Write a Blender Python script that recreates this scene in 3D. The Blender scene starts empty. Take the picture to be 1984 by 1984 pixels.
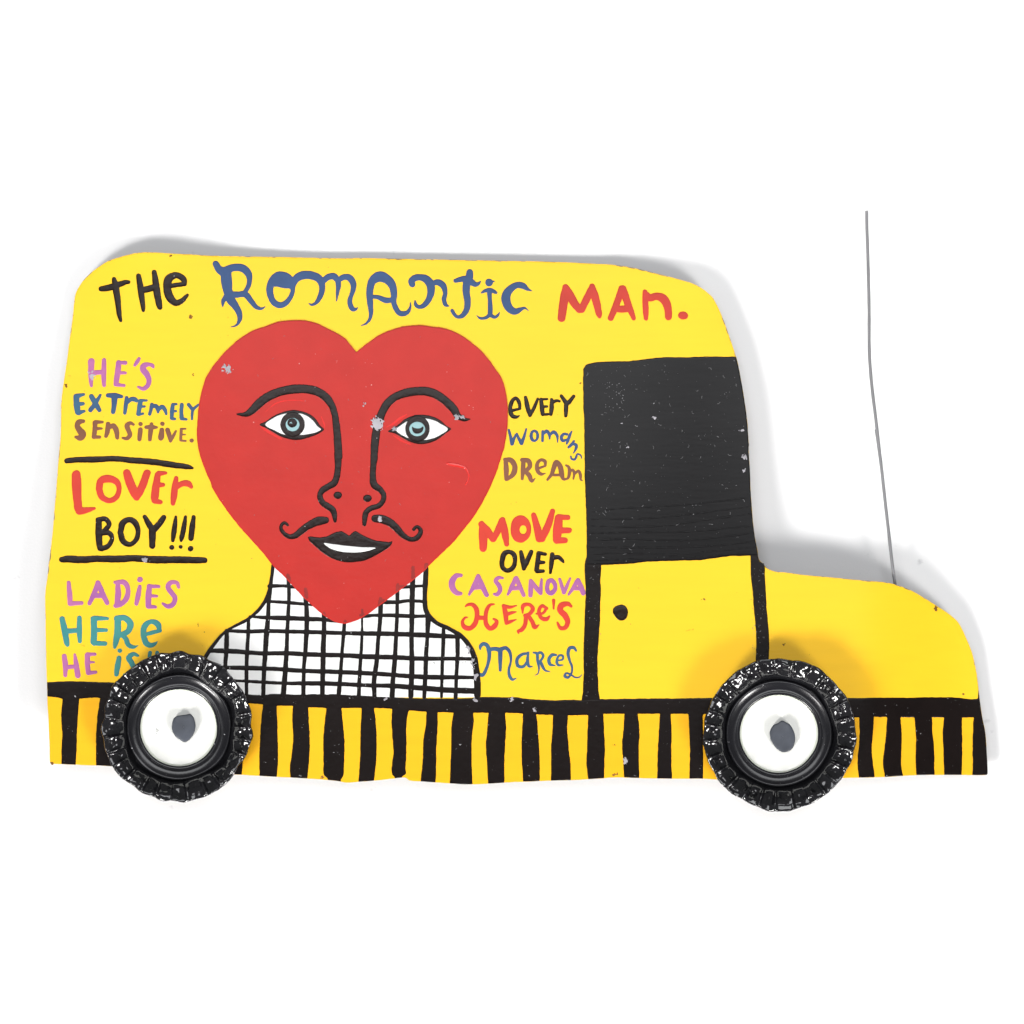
import bpy, math, random
import numpy as np

# ------------------------------------------------------------------ scene, camera, light
scene = bpy.context.scene
col = scene.collection
S = 1.1e-4            # metres per photo pixel (1984 px frame) on the paper
D = 0.90              # camera height above the paper

cam = bpy.data.cameras.new('camera')
cam.sensor_width = 36.0
cam.lens = 36.0 * D / (1984 * S)
cam.clip_start = 0.05
cam.clip_end = 20.0
camo = bpy.data.objects.new('camera', cam)
camo.location = (0, 0, D)
col.objects.link(camo)
scene.camera = camo

world = bpy.data.worlds.new('World')
scene.world = world
world.use_nodes = True
bg = world.node_tree.nodes['Background']
bg.inputs[0].default_value = (0.97, 0.98, 1.0, 1)
bg.inputs[1].default_value = 0.17

def area(name, loc, target, size, radiance, color=(1, 1, 1), size_y=None, spread=180):
    l = bpy.data.lights.new(name, 'AREA')
    l.shape = 'RECTANGLE'
    l.size = size
    l.size_y = size_y or size
    l.energy = radiance * math.pi * l.size * l.size_y
    l.color = color
    l.spread = math.radians(spread)
    o = bpy.data.objects.new(name, l)
    o.location = loc
    d = np.array(target, float) - np.array(loc, float)
    from mathutils import Vector
    o.rotation_euler = Vector(d).to_track_quat('-Z', 'Y').to_euler()
    col.objects.link(o)
    return o

# two softboxes low on the near side (left one stronger) and a big overhead bank
area('softbox_left', (-1.16, -1.20, 1.08), (0.03, 0.13, 0), 1.25, 1.16, (1, 0.985, 0.965), None, 22)
area('softbox_right', (1.20, -1.18, 1.08), (-0.03, 0.13, 0), 1.1, 0.78, (1, 0.985, 0.965), None, 22)
area('overhead_bank', (0, 0.47, 1.3), (0, 0.15, 0), 1.2, 4.1, (0.965, 0.98, 1.0), 0.6)

scene.view_settings.view_transform = 'Standard'
scene.view_settings.look = 'None'
scene.view_settings.exposure = 0.0
scene.view_settings.gamma = 1.0
scene.view_settings.use_curve_mapping = False

# ------------------------------------------------------------------ materials
def nodes_of(m):
    m.use_nodes = True
    nt = m.node_tree
    return nt, nt.nodes, nt.links, nt.nodes['Principled BSDF']

def paint(name, rgb, rough=0.38, spec=0.22, vary=0.06, vary2=None, bump=0.25, streak=False,
          dust=0.0, dust_rgb=(0.55, 0.55, 0.57), coat=0.0, grit=1.0):
    """brushed enamel: slight hue drift along the brush, fine surface bump, optional dust specks"""
    m = bpy.data.materials.new(name)
    nt, N, L, b = nodes_of(m)
    tc = N.new('ShaderNodeTexCoord')
    mp = N.new('ShaderNodeMapping')
    mp.inputs['Scale'].default_value = (60, 500, 500) if streak else (180, 180, 180)
    L.new(tc.outputs['Object'], mp.inputs['Vector'])
    n1 = N.new('ShaderNodeTexNoise')
    n1.inputs['Scale'].default_value = 1.0
    n1.inputs['Detail'].default_value = 4
    L.new(mp.outputs[0], n1.inputs['Vector'])
    mix = N.new('ShaderNodeMixRGB')
    c0 = tuple(c * (1 - vary) for c in rgb)
    c1 = vary2 if vary2 else tuple(min(1, c * (1 + vary)) for c in rgb)
    mix.inputs[1].default_value = (*c0, 1)
    mix.inputs[2].default_value = (*c1, 1)
    rmp = N.new('ShaderNodeMapRange')
    rmp.inputs[1].default_value = 0.3
    rmp.inputs[2].default_value = 0.75
    L.new(n1.outputs[0], rmp.inputs[0])
    L.new(rmp.outputs[0], mix.inputs[0])
    out = mix.outputs[0]
    if dust > 0:
        n2 = N.new('ShaderNodeTexNoise')
        n2.inputs['Scale'].default_value = 1500
        n2.inputs['Detail'].default_value = 2
        L.new(tc.outputs['Object'], n2.inputs['Vector'])
        n3 = N.new('ShaderNodeTexNoise')
        n3.inputs['Scale'].default_value = 120
        n3.inputs['Detail'].default_value = 3
        L.new(tc.outputs['Object'], n3.inputs['Vector'])
        ad = N.new('ShaderNodeMath'); ad.operation = 'MULTIPLY_ADD'
        L.new(n3.outputs[0], ad.inputs[0]); ad.inputs[1].default_value = 0.25
        L.new(n2.outputs[0], ad.inputs[2])
        mr = N.new('ShaderNodeMapRange')
        mr.inputs[1].default_value = 0.90 - 0.06 * dust
        mr.inputs[2].default_value = 0.96 - 0.06 * dust
        L.new(ad.outputs[0], mr.inputs[0])
        mx = N.new('ShaderNodeMixRGB')
        L.new(mr.outputs[0], mx.inputs[0])
        L.new(out, mx.inputs[1])
        mx.inputs[2].default_value = (*dust_rgb, 1)
        out = mx.outputs[0]
    L.new(out, b.inputs['Base Color'])
    b.inputs['Roughness'].default_value = rough
    b.inputs['Specular IOR Level'].default_value = spec
    b.inputs['Coat Weight'].default_value = coat
    b.inputs['Coat Roughness'].default_value = 0.2
    if bump > 0:
        mpb = N.new('ShaderNodeMapping')
        mpb.inputs['Scale'].default_value = (250, 1500, 900) if streak else (900, 900, 900)
        L.new(tc.outputs['Object'], mpb.inputs['Vector'])
        nb = N.new('ShaderNodeTexNoise')
        nb.inputs['Scale'].default_value = grit
        nb.inputs['Detail'].default_value = 5
        L.new(mpb.outputs[0], nb.inputs['Vector'])
        bp = N.new('ShaderNodeBump')
        bp.inputs['Strength'].default_value = bump
        bp.inputs['Distance'].default_value = 0.0002
        L.new(nb.outputs[0], bp.inputs['Height'])
        L.new(bp.outputs[0], b.inputs['Normal'])
    return m

M = {}
M['yellow'] = paint('yellow_enamel', (0.95, 0.555, 0.019), 0.36, 0.22, 0.02, bump=0.12, streak=True)
M['golden'] = paint('golden_enamel', (0.93, 0.465, 0.013), 0.40, 0.15, 0.03, bump=0.12, streak=True)
M['red'] = paint('heart_red', (0.47, 0.024, 0.018), 0.34, 0.20, 0.05, bump=0.18, dust=0.1, dust_rgb=(0.7, 0.45, 0.43))
M['scarlet'] = paint('scarlet_enamel', (0.56, 0.042, 0.024), 0.4, 0.25, 0.08, bump=0.1)
M['brick_red'] = paint('brick_red_enamel', (0.50, 0.042, 0.026), 0.4, 0.22, 0.1, bump=0.1)
M['orange_red'] = paint('orange_red_enamel', (0.60, 0.044, 0.024), 0.4, 0.25, 0.08, bump=0.1)
M['black'] = paint('black_enamel', (0.008, 0.0052, 0.0048), 0.28, 0.15, 0.15, bump=0.2, dust=0.5)
M['black_text'] = paint('black_lettering', (0.012, 0.006, 0.005), 0.24, 0.19, 0.2, bump=0.35, dust=0.3)
M['window'] = paint('black_window', (0.0075, 0.007, 0.0075), 0.22, 0.15, 0.12, bump=0.04, streak=True, dust=0.35)
M['white'] = paint('white_enamel', (0.80, 0.80, 0.79), 0.4, 0.35, 0.02, bump=0.1)
M['blue'] = paint('blue_enamel', (0.036, 0.076, 0.185), 0.42, 0.22, 0.12, bump=0.1)
M['blue_teal'] = paint('blue_green_enamel', (0.036, 0.076, 0.185), 0.42, 0.22, 0.1, vary2=(0.045, 0.13, 0.21), bump=0.1)
M['purple'] = paint('purple_enamel', (0.32, 0.10, 0.33), 0.45, 0.2, 0.05, vary2=(0.46, 0.15, 0.32), bump=0.1)
M['brown'] = paint('brown_enamel', (0.205, 0.083, 0.046), 0.42, 0.22, 0.1, bump=0.1)
M['teal'] = paint('teal_enamel', (0.038, 0.23, 0.25), 0.42, 0.22, 0.1, vary2=(0.06, 0.27, 0.25), bump=0.1)
M['pale_blue'] = paint('pale_blue_enamel', (0.28, 0.47, 0.49), 0.4, 0.35, 0.05, bump=0.1)
M['chip'] = paint('chipped_primer', (0.37, 0.355, 0.385), 0.7, 0.2, 0.3, bump=0.6)
M['lint'] = paint('lint', (0.16, 0.16, 0.165), 0.8, 0.1, 0.3, bump=0)
M['drip'] = paint('wet_red', (0.66, 0.022, 0.016), 0.2, 0.5, 0.05, bump=0)
M['bright_red'] = paint('fresh_red', (0.66, 0.022, 0.018), 0.36, 0.25, 0.06, bump=0.1)
M['dull_red'] = paint('smudged_red', (0.27, 0.022, 0.018), 0.4, 0.25, 0.25, bump=0.1)
M['worn'] = paint('worn_edge', (0.26, 0.20, 0.12), 0.7, 0.2, 0.5, bump=0.3)
M['fleck'] = paint('brown_fleck', (0.22, 0.10, 0.02), 0.6, 0.2, 0.5, bump=0)
M['scuff'] = paint('yellow_scuff', (0.80, 0.40, 0.016), 0.5, 0.2, 0.1, bump=0)
M['edge'] = paint('raw_sheet_edge', (0.16, 0.10, 0.05), 0.7, 0.2, 0.4, bump=0.4)
M['cap'] = paint('black_gloss_tin', (0.008, 0.008, 0.0095), 0.12, 0.85, 0.2, bump=0.08, coat=0.0, grit=0.5)
M['gasket'] = paint('black_rubbery_ring', (0.008, 0.008, 0.0105), 0.24, 0.6, 0.2, bump=0.08, dust=0.5)
M['disc'] = paint('white_liner', (0.78, 0.785, 0.75), 0.4, 0.35, 0.02, bump=0.05)
M['liner_rim'] = paint('pale_green_liner_edge', (0.60, 0.63, 0.54), 0.3, 0.5, 0.05, bump=0.05)
M['nail'] = paint('grey_nail_head', (0.060, 0.067, 0.084), 0.45, 0.4, 0.3, bump=0.4)
M['wire'] = paint('grey_steel_wire', (0.20, 0.20, 0.21), 0.5, 0.35, 0.08, bump=0.1)

def paper():
    m = bpy.data.materials.new('white_paper')
    nt, N, L, b = nodes_of(m)
    tc = N.new('ShaderNodeTexCoord')
    n = N.new('ShaderNodeTexNoise'); n.inputs['Scale'].default_value = 260; n.inputs['Detail'].default_value = 6
    L.new(tc.outputs['Object'], n.inputs['Vector'])
    n2 = N.new('ShaderNodeTexNoise'); n2.inputs['Scale'].default_value = 38; n2.inputs['Detail'].default_value = 3
    L.new(tc.outputs['Object'], n2.inputs['Vector'])
    ad = N.new('ShaderNodeMath'); ad.operation = 'MULTIPLY_ADD'
    L.new(n2.outputs[0], ad.inputs[0]); ad.inputs[1].default_value = 0.4
    L.new(n.outputs[0], ad.inputs[2])
    mr = N.new('ShaderNodeMapRange')
    mr.inputs[1].default_value = 0.90; mr.inputs[2].default_value = 1.05
    L.new(ad.outputs[0], mr.inputs[0])
    mx = N.new('ShaderNodeMixRGB')
    mx.inputs[1].default_value = (0.85, 0.85, 0.855, 1)
    mx.inputs[2].default_value = (0.56, 0.56, 0.57, 1)
    L.new(mr.outputs[0], mx.inputs[0])
    L.new(mx.outputs[0], b.inputs['Base Color'])
    b.inputs['Roughness'].default_value = 0.75
    b.inputs['Specular IOR Level'].default_value = 0.15
    nb = N.new('ShaderNodeTexNoise'); nb.inputs['Scale'].default_value = 1800; nb.inputs['Detail'].default_value = 4
    L.new(tc.outputs['Object'], nb.inputs['Vector'])
    bp = N.new('ShaderNodeBump'); bp.inputs['Strength'].default_value = 0.12; bp.inputs['Distance'].default_value = 0.0003
    L.new(nb.outputs[0], bp.inputs['Height'])
    L.new(bp.outputs[0], b.inputs['Normal'])
    return m

# ------------------------------------------------------------------ geometry helpers
def warp(x, y):
    """height of the thin, slightly curled sheet above the paper, in px"""
    t = (np.asarray(y, float) - 480) / 1020.0
    x = np.asarray(x, float)
    u = np.clip(1 - t, 0, 1.2) ** 3
    k = np.clip((x - 1650) / 260.0, 0, 1); k = 1 - 0.68 * k * k * (3 - 2 * k)
    return (10 + 107 * t - 35 * t * t) * k + 22 * np.exp(-((x - 300) / 150.) ** 2) * u + 20 * np.exp(-((x - 1340) / 130.) ** 2) * u

def to_world(x, y, z):
    x = np.asarray(x, float); y = np.asarray(y, float); z = np.asarray(z, float)
    k = 1 - z * S / D
    return np.stack([(x - 992) * S * k, -(y - 992) * S * k, z * S + 0 * x], axis=-1)

REG = dict(A=(80, 440), B=(400, 440), C=(700, 440), D=(1000, 440),
           E=(80, 840), F=(400, 840), G=(700, 840), H=(1000, 840),
           I=(80, 1140), J=(500, 1140), K=(1000, 1140), L=(1440, 1090), T=(1400, 380), U=(1400, 780))
Q = 500.0 / 1932.0

TW = [1.0]
def pts(reg, s):
    o = REG[reg]
    out = []
    for tok in s.split():
        v = [float(a) for a in tok.split(',')]
        p = [o[0] + v[0] * Q, o[1] + v[1] * Q]
        if len(v) > 2: p.append(v[2] * Q * 0.5 * TW[0])
        out.append(p)
    return np.array(out)

def catmull(P, step=2.0, closed=False):
    P = np.asarray(P, float)
    n = len(P)
    if n < 3 and not closed: 
        k = max(2, int(np.hypot(*(P[-1, :2] - P[0, :2])) / step) + 1)
        t = np.linspace(0, 1, k)[:, None]
        return P[0] * (1 - t) + P[-1] * t
    if closed: E = np.vstack([P[-1], P, P[0], P[1]])
    else: E = np.vstack([2 * P[0] - P[1], P, 2 * P[-1] - P[-2]])
    out = []
    for i in range(1, len(E) - 2):
        p0, p1, p2, p3 = E[i - 1], E[i], E[i + 1], E[i + 2]
        # centripetal-like limited tangents keep close spaced points from overshooting
        l1 = max(1e-6, np.hypot(*(p2 - p1)[:2])); l0 = max(1e-6, np.hypot(*(p1 - p0)[:2])); l2 = max(1e-6, np.hypot(*(p3 - p2)[:2]))
        m1 = (p2 - p0) / (l0 + l1) * l1
        m2 = (p3 - p1) / (l1 + l2) * l1
        k = max(2, int(l1 / step) + 1)
        t = np.linspace(0, 1, k, endpoint=False)[:, None]
        h = (2*t**3 - 3*t**2 + 1) * p1 + (t**3 - 2*t**2 + t) * m1 + (-2*t**3 + 3*t**2) * p2 + (t**3 - t**2) * m2
        out.append(h)
    R = np.vstack(out)
    if not closed: R = np.vstack([R, P[-1]])
    return R

class Strokes:
    def __init__(self, reg, s, curve=True):
        self.lines = []
        for part in s.split(';'):
            part = part.strip()
            if part:
                P = pts(reg, part)
                if len(P) == 1: P = np.vstack([P, P + [[0.4, 0, 0]]])
                self.lines.append(catmull(P) if curve else P)
    def bounds(self):
        A = np.vstack(self.lines)
        r = A[:, 2].max() + 3
        return A[:, 0].min() - r, A[:, 1].min() - r, A[:, 0].max() + r, A[:, 1].max() + r
    def field(self, xs, ys):
        F = np.full((len(ys), len(xs)), 60.0)
        mg = 6
        for P in self.lines:
            for a, b in zip(P[:-1], P[1:]):
                r = max(a[2], b[2]) + mg
                i0, i1 = np.searchsorted(xs, [min(a[0], b[0]) - r, max(a[0], b[0]) + r])
                j0, j1 = np.searchsorted(ys, [min(a[1], b[1]) - r, max(a[1], b[1]) + r])
                if i1 <= i0 or j1 <= j0: continue
                X = xs[i0:i1][None, :]; Y = ys[j0:j1][:, None]
                d = b - a
                L2 = d[0]**2 + d[1]**2 + 1e-9
                t = np.clip(((X - a[0]) * d[0] + (Y - a[1]) * d[1]) / L2, 0, 1)
                dist = np.hypot(X - a[0] - t * d[0], Y - a[1] - t * d[1]) - np.maximum(a[2] + t * d[2], 0.35)
                F[j0:j1, i0:i1] = np.minimum(F[j0:j1, i0:i1], dist)
        return F

class Poly:
    def __init__(self, P, smooth=True, step=3.0):
        P = np.asarray(P, float)[:, :2]
        self.P = catmull(P, step, True) if smooth else P
    def bounds(self):
        return self.P[:, 0].min() - 3, self.P[:, 1].min() - 3, self.P[:, 0].max() + 3, self.P[:, 1].max() + 3
    def field(self, xs, ys, reach=14):
        P = self.P
        X = xs[None, :]; Y = ys[:, None]
        inside = np.zeros((len(ys), len(xs)), bool)
        Dm = np.full(inside.shape, float(reach))
        n = len(P)
        for k in range(n):
            a = P[k]; b = P[(k + 1) % n]
            if a[1] != b[1]:
                j0, j1 = np.searchsorted(ys, [min(a[1], b[1]), max(a[1], b[1])])
                if j1 > j0:
                    yy = ys[j0:j1]
                    xc = a[0] + (yy - a[1]) / (b[1] - a[1]) * (b[0] - a[0])
                    inside[j0:j1] ^= xs[None, :] < xc[:, None]
            i0, i1 = np.searchsorted(xs, [min(a[0], b[0]) - reach, max(a[0], b[0]) + reach])
            j0, j1 = np.searchsorted(ys, [min(a[1], b[1]) - reach, max(a[1], b[1]) + reach])
            if i1 <= i0 or j1 <= j0: continue
            d = b - a
            L2 = d[0]**2 + d[1]**2 + 1e-12
            xx = xs[i0:i1][None, :]; yy = ys[j0:j1][:, None]
            t = np.clip(((xx - a[0]) * d[0] + (yy - a[1]) * d[1]) / L2, 0, 1)
            Dm[j0:j1, i0:i1] = np.minimum(Dm[j0:j1, i0:i1], np.hypot(xx - a[0] - t * d[0], yy - a[1] - t * d[1]))
        return np.where(inside, -Dm, Dm)

def poly(reg, s, **k): return Poly(pts(reg, s), **k)
def ellipse(reg, cx, cy, rx, ry, rot=0):
    a = np.linspace(0, 2 * math.pi, 40, endpoint=False)
    x = rx * np.cos(a); y = ry * np.sin(a)
    c, s_ = math.cos(rot), math.sin(rot)
    o = REG[reg]
    return Poly(np.stack([o[0] + (cx + x * c - y * s_) * Q, o[1] + (cy + x * s_ + y * c) * Q], -1), smooth=False)

_rs = np.random.RandomState(7)
_lat = _rs.rand(256, 256)
def vnoise(x, y, wl, off=0):
    u = x / wl + off * 17.3; v = y / wl + off * 5.7
    i = np.floor(u).astype(int); j = np.floor(v).astype(int)
    f = u - i; g = v - j
    f = f * f * (3 - 2 * f); g = g * g * (3 - 2 * g)
    a = _lat[j % 256, i % 256]; b = _lat[j % 256, (i + 1) % 256]
    c = _lat[(j + 1) % 256, i % 256]; d = _lat[(j + 1) % 256, (i + 1) % 256]
    return (a * (1 - f) + b * f) * (1 - g) + (c * (1 - f) + d * f) * g - 0.5

BOARD = None
_seed = [0]

def layer(shapes, base, relief=0.5, edge=2.0, step=1.0, wob=0.5, cut=(), clip=False, drop=0.15, rough=0.0, skirt=None, sharp_wob=0.0):
    """One coat of paint: union of shapes (minus cut), contoured by marching squares and domed by its
    distance to the edge. Returns (verts, faces, skirt_faces) in world metres."""
    bs = np.array([s.bounds() for s in shapes])
    x0, y0 = bs[:, 0].min() - 2, bs[:, 1].min() - 2
    x1, y1 = bs[:, 2].max() + 2, bs[:, 3].max() + 2
    xs = np.arange(x0, x1 + step, step); ys = np.arange(y0, y1 + step, step)
    F = None
    for s in shapes:
        f = s.field(xs, ys)
        F = f if F is None else np.minimum(F, f)
    X, Y = np.meshgrid(xs, ys)
    _seed[0] += 1
    o = _seed[0]
    if wob: F = F + wob * (vnoise(X, Y, 9, o) + 0.6 * vnoise(X, Y, 4, o + 3)) * 1.6
    if sharp_wob: F = F + sharp_wob * (vnoise(X, Y, 2.2, o) + 0.8 * vnoise(X, Y, 5.5, o + 1)) * 2
    for c in cut:
        F = np.maximum(F, -c.field(xs, ys))
    if clip: F = np.maximum(F, BOARD.field(xs, ys) + 0.15)
    F = np.where(np.abs(F) < 1e-4, 1e-4, F)
    ins = F < 0
    ny, nx = F.shape
    idx = np.full(F.shape, -1, int)
    d = np.clip(-F[ins] / edge, 0, 1)
    z = base + relief * np.sqrt(1 - (1 - d) ** 2)
    if rough: z = z + rough * (vnoise(X[ins], Y[ins], 5, o) + vnoise(X[ins], Y[ins], 14, o + 5))
    idx[ins] = np.arange(ins.sum())
    vx = list(X[ins]); vy = list(Y[ins]); vz = list(z)
    cnt = ins[:-1, :-1].astype(int) + ins[1:, :-1] + ins[1:, 1:] + ins[:-1, 1:]
    jj, ii = np.where(cnt == 4)
    faces = np.stack([idx[jj, ii], idx[jj + 1, ii], idx[jj + 1, ii + 1], idx[jj, ii + 1]], -1).tolist()
    em = {}
    bedges = []
    def ev(j, i, j2, i2):
        k = (j, i, j2, i2) if (j, i) < (j2, i2) else (j2, i2, j, i)
        v = em.get(k)
        if v is None:
            fa, fb = F[k[0], k[1]], F[k[2], k[3]]
            t = fa / (fa - fb)
            v = len(vx)
            vx.append(xs[k[1]] * (1 - t) + xs[k[3]] * t); vy.append(ys[k[0]] * (1 - t) + ys[k[2]] * t)
            vz.append(base - drop)
            em[k] = v
        return v
    jj, ii = np.where((cnt > 0) & (cnt < 4))
    for j, i in zip(jj.tolist(), ii.tolist()):
        cs = [(j, i), (j + 1, i), (j + 1, i + 1), (j, i + 1)]
        f = []
        last = None
        for q in range(4):
            a = cs[q]; b = cs[(q + 1) % 4]
            ia = ins[a]; ib = ins[b]
            if ia: f.append(int(idx[a]))
            if ia != ib:
                v = ev(*a, *b)
                f.append(v)
                if ia: last = v
                elif last is not None: bedges.append((last, v)); last = None
        if len(f) >= 3: faces.append(f)
        if last is not None:
            fb_ = [v for v in f if v >= len(idx[ins])]
            if len(fb_) >= 2: bedges.append((last, fb_[0]))
    vx = np.array(vx); vy = np.array(vy); vz = np.array(vz)
    V = to_world(vx, vy, vz + warp(vx, vy))
    sk = []
    if skirt is not None:
        base_n = len(V)
        mp = {}
        ex = []
        for a, b in bedges:
            for v in (a, b):
                if v not in mp:
                    mp[v] = base_n + len(ex)
                    ex.append(to_world(vx[v], vy[v], warp(vx[v], vy[v]) + skirt))
        V = np.vstack([V, np.array(ex)])
        sk = [[b, a, mp[a], mp[b]] for a, b in bedges]
    return V, faces, sk

def make(name, comps, parent=None, label=None, smooth=True):
    """comps: list of (verts, faces, material)"""
    me = bpy.data.meshes.new(name)
    VV = []; FF = []; MI = []; mats = []
    n = 0
    for V, Fc, m in comps:
        if m not in mats: mats.append(m)
        k = mats.index(m)
        VV.append(V)
        for f in Fc:
            FF.append([v + n for v in f]); MI.append(k)
        n += len(V)
    me.from_pydata(np.vstack(VV).tolist(), [], FF)
    for m in mats: me.materials.append(m)
    me.polygons.foreach_set('material_index', MI)
    me.polygons.foreach_set('use_smooth', [smooth] * len(FF))
    me.update()
    o = bpy.data.objects.new(name, me)
    col.objects.link(o)
    if parent: o.parent = parent
    if label: o['label'] = label
    return o

def coat(shapes, mat, base, **k):
    V, F, _ = layer(shapes, base, **k)
    return (V, F, M[mat])

def painted(name, parent, shapes, mat, base=0.5, label=None, extra=(), **k):
    return make(name, [coat(shapes, mat, base, **k)] + list(extra), parent, label)

def chip(reg, cx, cy, rx, ry, base, mat='chip', sw=1.6):
    return coat([ellipse(reg, cx, cy, rx, ry)], mat, base, relief=0.25, edge=1.5, step=0.7, wob=0.0, sharp_wob=sw * 1.7)

# ------------------------------------------------------------------ setting: the white paper
def build_paper():
    n = 40
    w = 0.9
    g = np.linspace(-w, w, n)
    V = [(x, y, 0.0) for y in g for x in g]
    F = [[j * n + i, j * n + i + 1, (j + 1) * n + i + 1, (j + 1) * n + i] for j in range(n - 1) for i in range(n - 1)]
    me = bpy.data.meshes.new('paper_backdrop'); me.from_pydata(V, [], F); me.materials.append(paper()); me.update()
    o = bpy.data.objects.new('paper_backdrop', me); col.objects.link(o)
    o['kind'] = 'structure'
    o['label'] = 'plain white paper sheet the painted van lies on'
build_paper()

# ------------------------------------------------------------------ the van
van = bpy.data.objects.new('toy_van', None)
van.empty_display_size = 0.02
col.objects.link(van)
van['label'] = 'flat yellow hand-painted van with red heart face, coloured lettering and black bottle cap wheels'
van['category'] = 'toy van'

outline = np.vstack([
    pts('A', '790,188 700,196 640,210 565,232 500,255 450,285 400,320 350,362 310,405 278,455 255,505 245,580 235,680 215,820 195,980 170,1150 165,1180 150,1320 148,1450 145,1560'),
    pts('E', '138,100 130,180 115,380 100,560 85,740 60,950 45,1080 30,1200 32,1400 35,1600 40,1800 45,1925'),
    pts('I', '46,850 55,1000 62,1200 66,1309 80,1312 200,1318 350,1324 500,1330 900,1360 1300,1385 1510,1396 1700,1408 1932,1420'),
    pts('J', '480,1431 600,1443 660,1455 760,1447 860,1440 1000,1425 1060,1418 1110,1417 1130,1437 1220,1445 1440,1460 1560,1467 1720,1462 1900,1451'),
    pts('K', '120,1445 240,1440 420,1435 600,1425 750,1415 920,1420 1170,1425 1400,1425 1500,1430'),
    pts('L', '760,1612 1060,1605 1290,1592 1600,1590 1820,1590 1830,1582 1825,1450 1812,1270 1790,1160 1770,1020 1750,850 1720,700 1680,590 1610,450 1540,385 1450,325 1350,262 1250,205 1150,168 1060,148 960,138 800,125 600,105 450,92 330,75 230,65 165,35'),
    pts('H', '1855,975 1830,960 1814,930 1808,880 1790,790 1775,680 1765,560 1755,420 1750,280 1740,95 1746,78'),
    pts('D', '1742,1620 1730,1450 1710,1300 1685,1150 1658,1012 1640,950 1600,830 1550,690 1515,610 1480,540 1460,515 1400,465 1340,430 1250,400 1100,360 1000,335 900,310 800,292 700,280 600,275 400,265 200,258 60,255'),
    pts('C', '1000,250 700,245 300,238 0,232'),
    pts('B', '1000,234 600,225 200,218 0,213'),
    pts('A', '1200,209 1000,199'),
])
BOARD = Poly(outline, True, 3.0)

# yellow painted sheet with a raw sawn edge
V, Fc, sk = layer([BOARD], 0.0, relief=0.25, edge=2.0, step=3.0, wob=0.35, drop=0.1, skirt=-6.0)
specks = []
rnd = random.Random(3)
class Rim:
    def bounds(self): return BOARD.bounds()
    def field(self, xs, ys):
        f = BOARD.field(xs, ys)
        X, Y = np.meshgrid(xs, ys)
        w_ = 0.35 + 2.2 * vnoise(X, Y, 24, 3) + 2.0 * vnoise(X, Y, 6, 5)
        return np.maximum(f + 0.2, -(f + w_))
def random_specks(n, seed, wmin, wmax, lmax, inside):
    st = lint_strokes(n, 100, 500, 1900, 1510, lmax, wmin, wmax, seed)
    gx = np.arange(80, 1930, 3.0); gy = np.arange(480, 1530, 3.0)
    f = inside.field(gx, gy)
    st.lines = [P for P in st.lines if f[int((P[0, 1] - 480) / 3), int((P[0, 0] - 80) / 3)] < -6]
    return st
def lint_strokes(n, x0, y0, x1, y1, lmax, wmin, wmax, seed):
    r = random.Random(seed)
    st = Strokes.__new__(Strokes); st.lines = []
    for _ in range(n):
        x = r.uniform(x0, x1); y = r.uniform(y0, y1)
        a = r.uniform(0, 6.28); c = r.uniform(-0.5, 0.5)
        l = r.uniform(0.4, lmax) if r.random() < 0.35 else 0.4
        w = r.uniform(wmin, wmax)
        P = []
        for k in range(6):
            P.append((x, y, w)); x += math.cos(a) * l / 5; y += math.sin(a) * l / 5; a += c
        st.lines.append(np.array(P))
    return st
bx = [coat([Rim()], 'worn', 0.33, relief=0.05, edge=1, step=1.0, wob=0, drop=0.03),
      coat([random_specks(70, 71, 0.3, 0.6, 3, BOARD)], 'fleck', 0.33, relief=0.1, edge=1, step=0.6, wob=0, drop=0.03),
      coat([random_specks(36, 72, 0.6, 1.3, 14, BOARD)], 'scuff', 0.33, relief=0.05, edge=1, step=0.6, wob=0, sharp_wob=0.9, drop=0.03)]
for a in [('A', 1118, 672, 9, 12), ('A', 1141, 1101, 6, 6), ('A', 208, 1112, 8, 10), ('A', 235, 664, 5, 9), ('A', 185, 1188, 10, 16), ('C', 1638, 1170, 7, 5),
          ('H', 1405, 1240, 16, 8), ('L', 308, 612, 9, 7), ('L', 1440, 342, 14, 16), ('L', 1648, 982, 6, 6), ('I', 1172, 270, 7, 7), ('I', 1220, 327, 7, 5), ('A', 970, 213, 6, 4),
          ('K', 740, 1392, 22, 9), ('K', 735, 1175, 12, 8), ('J', 480, 1412, 16, 10), ('I', 80, 1306, 12, 8)]:
    bx.append(chip(*a, 0.36, mat='fleck', sw=1.2))
body = make('body_panel', [(V, Fc, M['yellow']), (V, sk, M['edge'])] + bx, van)
# the back of the sheet
V, Fc, _ = layer([BOARD], -6.0, relief=0.0, step=6.0, wob=0.0, drop=0.0)
make('back_panel', [(V, [f[::-1] for f in Fc], M['edge'])], van)

# ---- black cab window, door posts, knob
win = np.vstack([
    pts('D', '525,1028 590,1012 700,1005 840,1003 950,990 1100,972 1270,975 1400,968 1560,970 1645,968 1900,968'),
    pts('H', '1990,500 1990,915 1755,915 1690,916 1600,918 1500,932 1380,948 1200,952 980,960 830,978 628,985 525,985 527,880 528,800 525,640 520,500 512,330'),
    pts('D', '512,1860 512,1700 510,1500 502,1300 500,1150 501,1062'),
])
lint = []
wp = Poly(win, False)
rnd = random.Random(11)
lint.append(coat([lint_strokes(260, 1136, 705, 1440, 1080, 8, 0.2, 0.55, 5)], 'lint', 0.95, relief=0.3, edge=0.6, step=0.5, wob=0, clip=True))
lint.append(coat([lint_strokes(36, 1170, 740, 1210, 800, 3, 0.4, 0.9, 6)], 'lint', 0.95, relief=0.3, edge=0.6, step=0.5, wob=0, clip=True))
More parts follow.
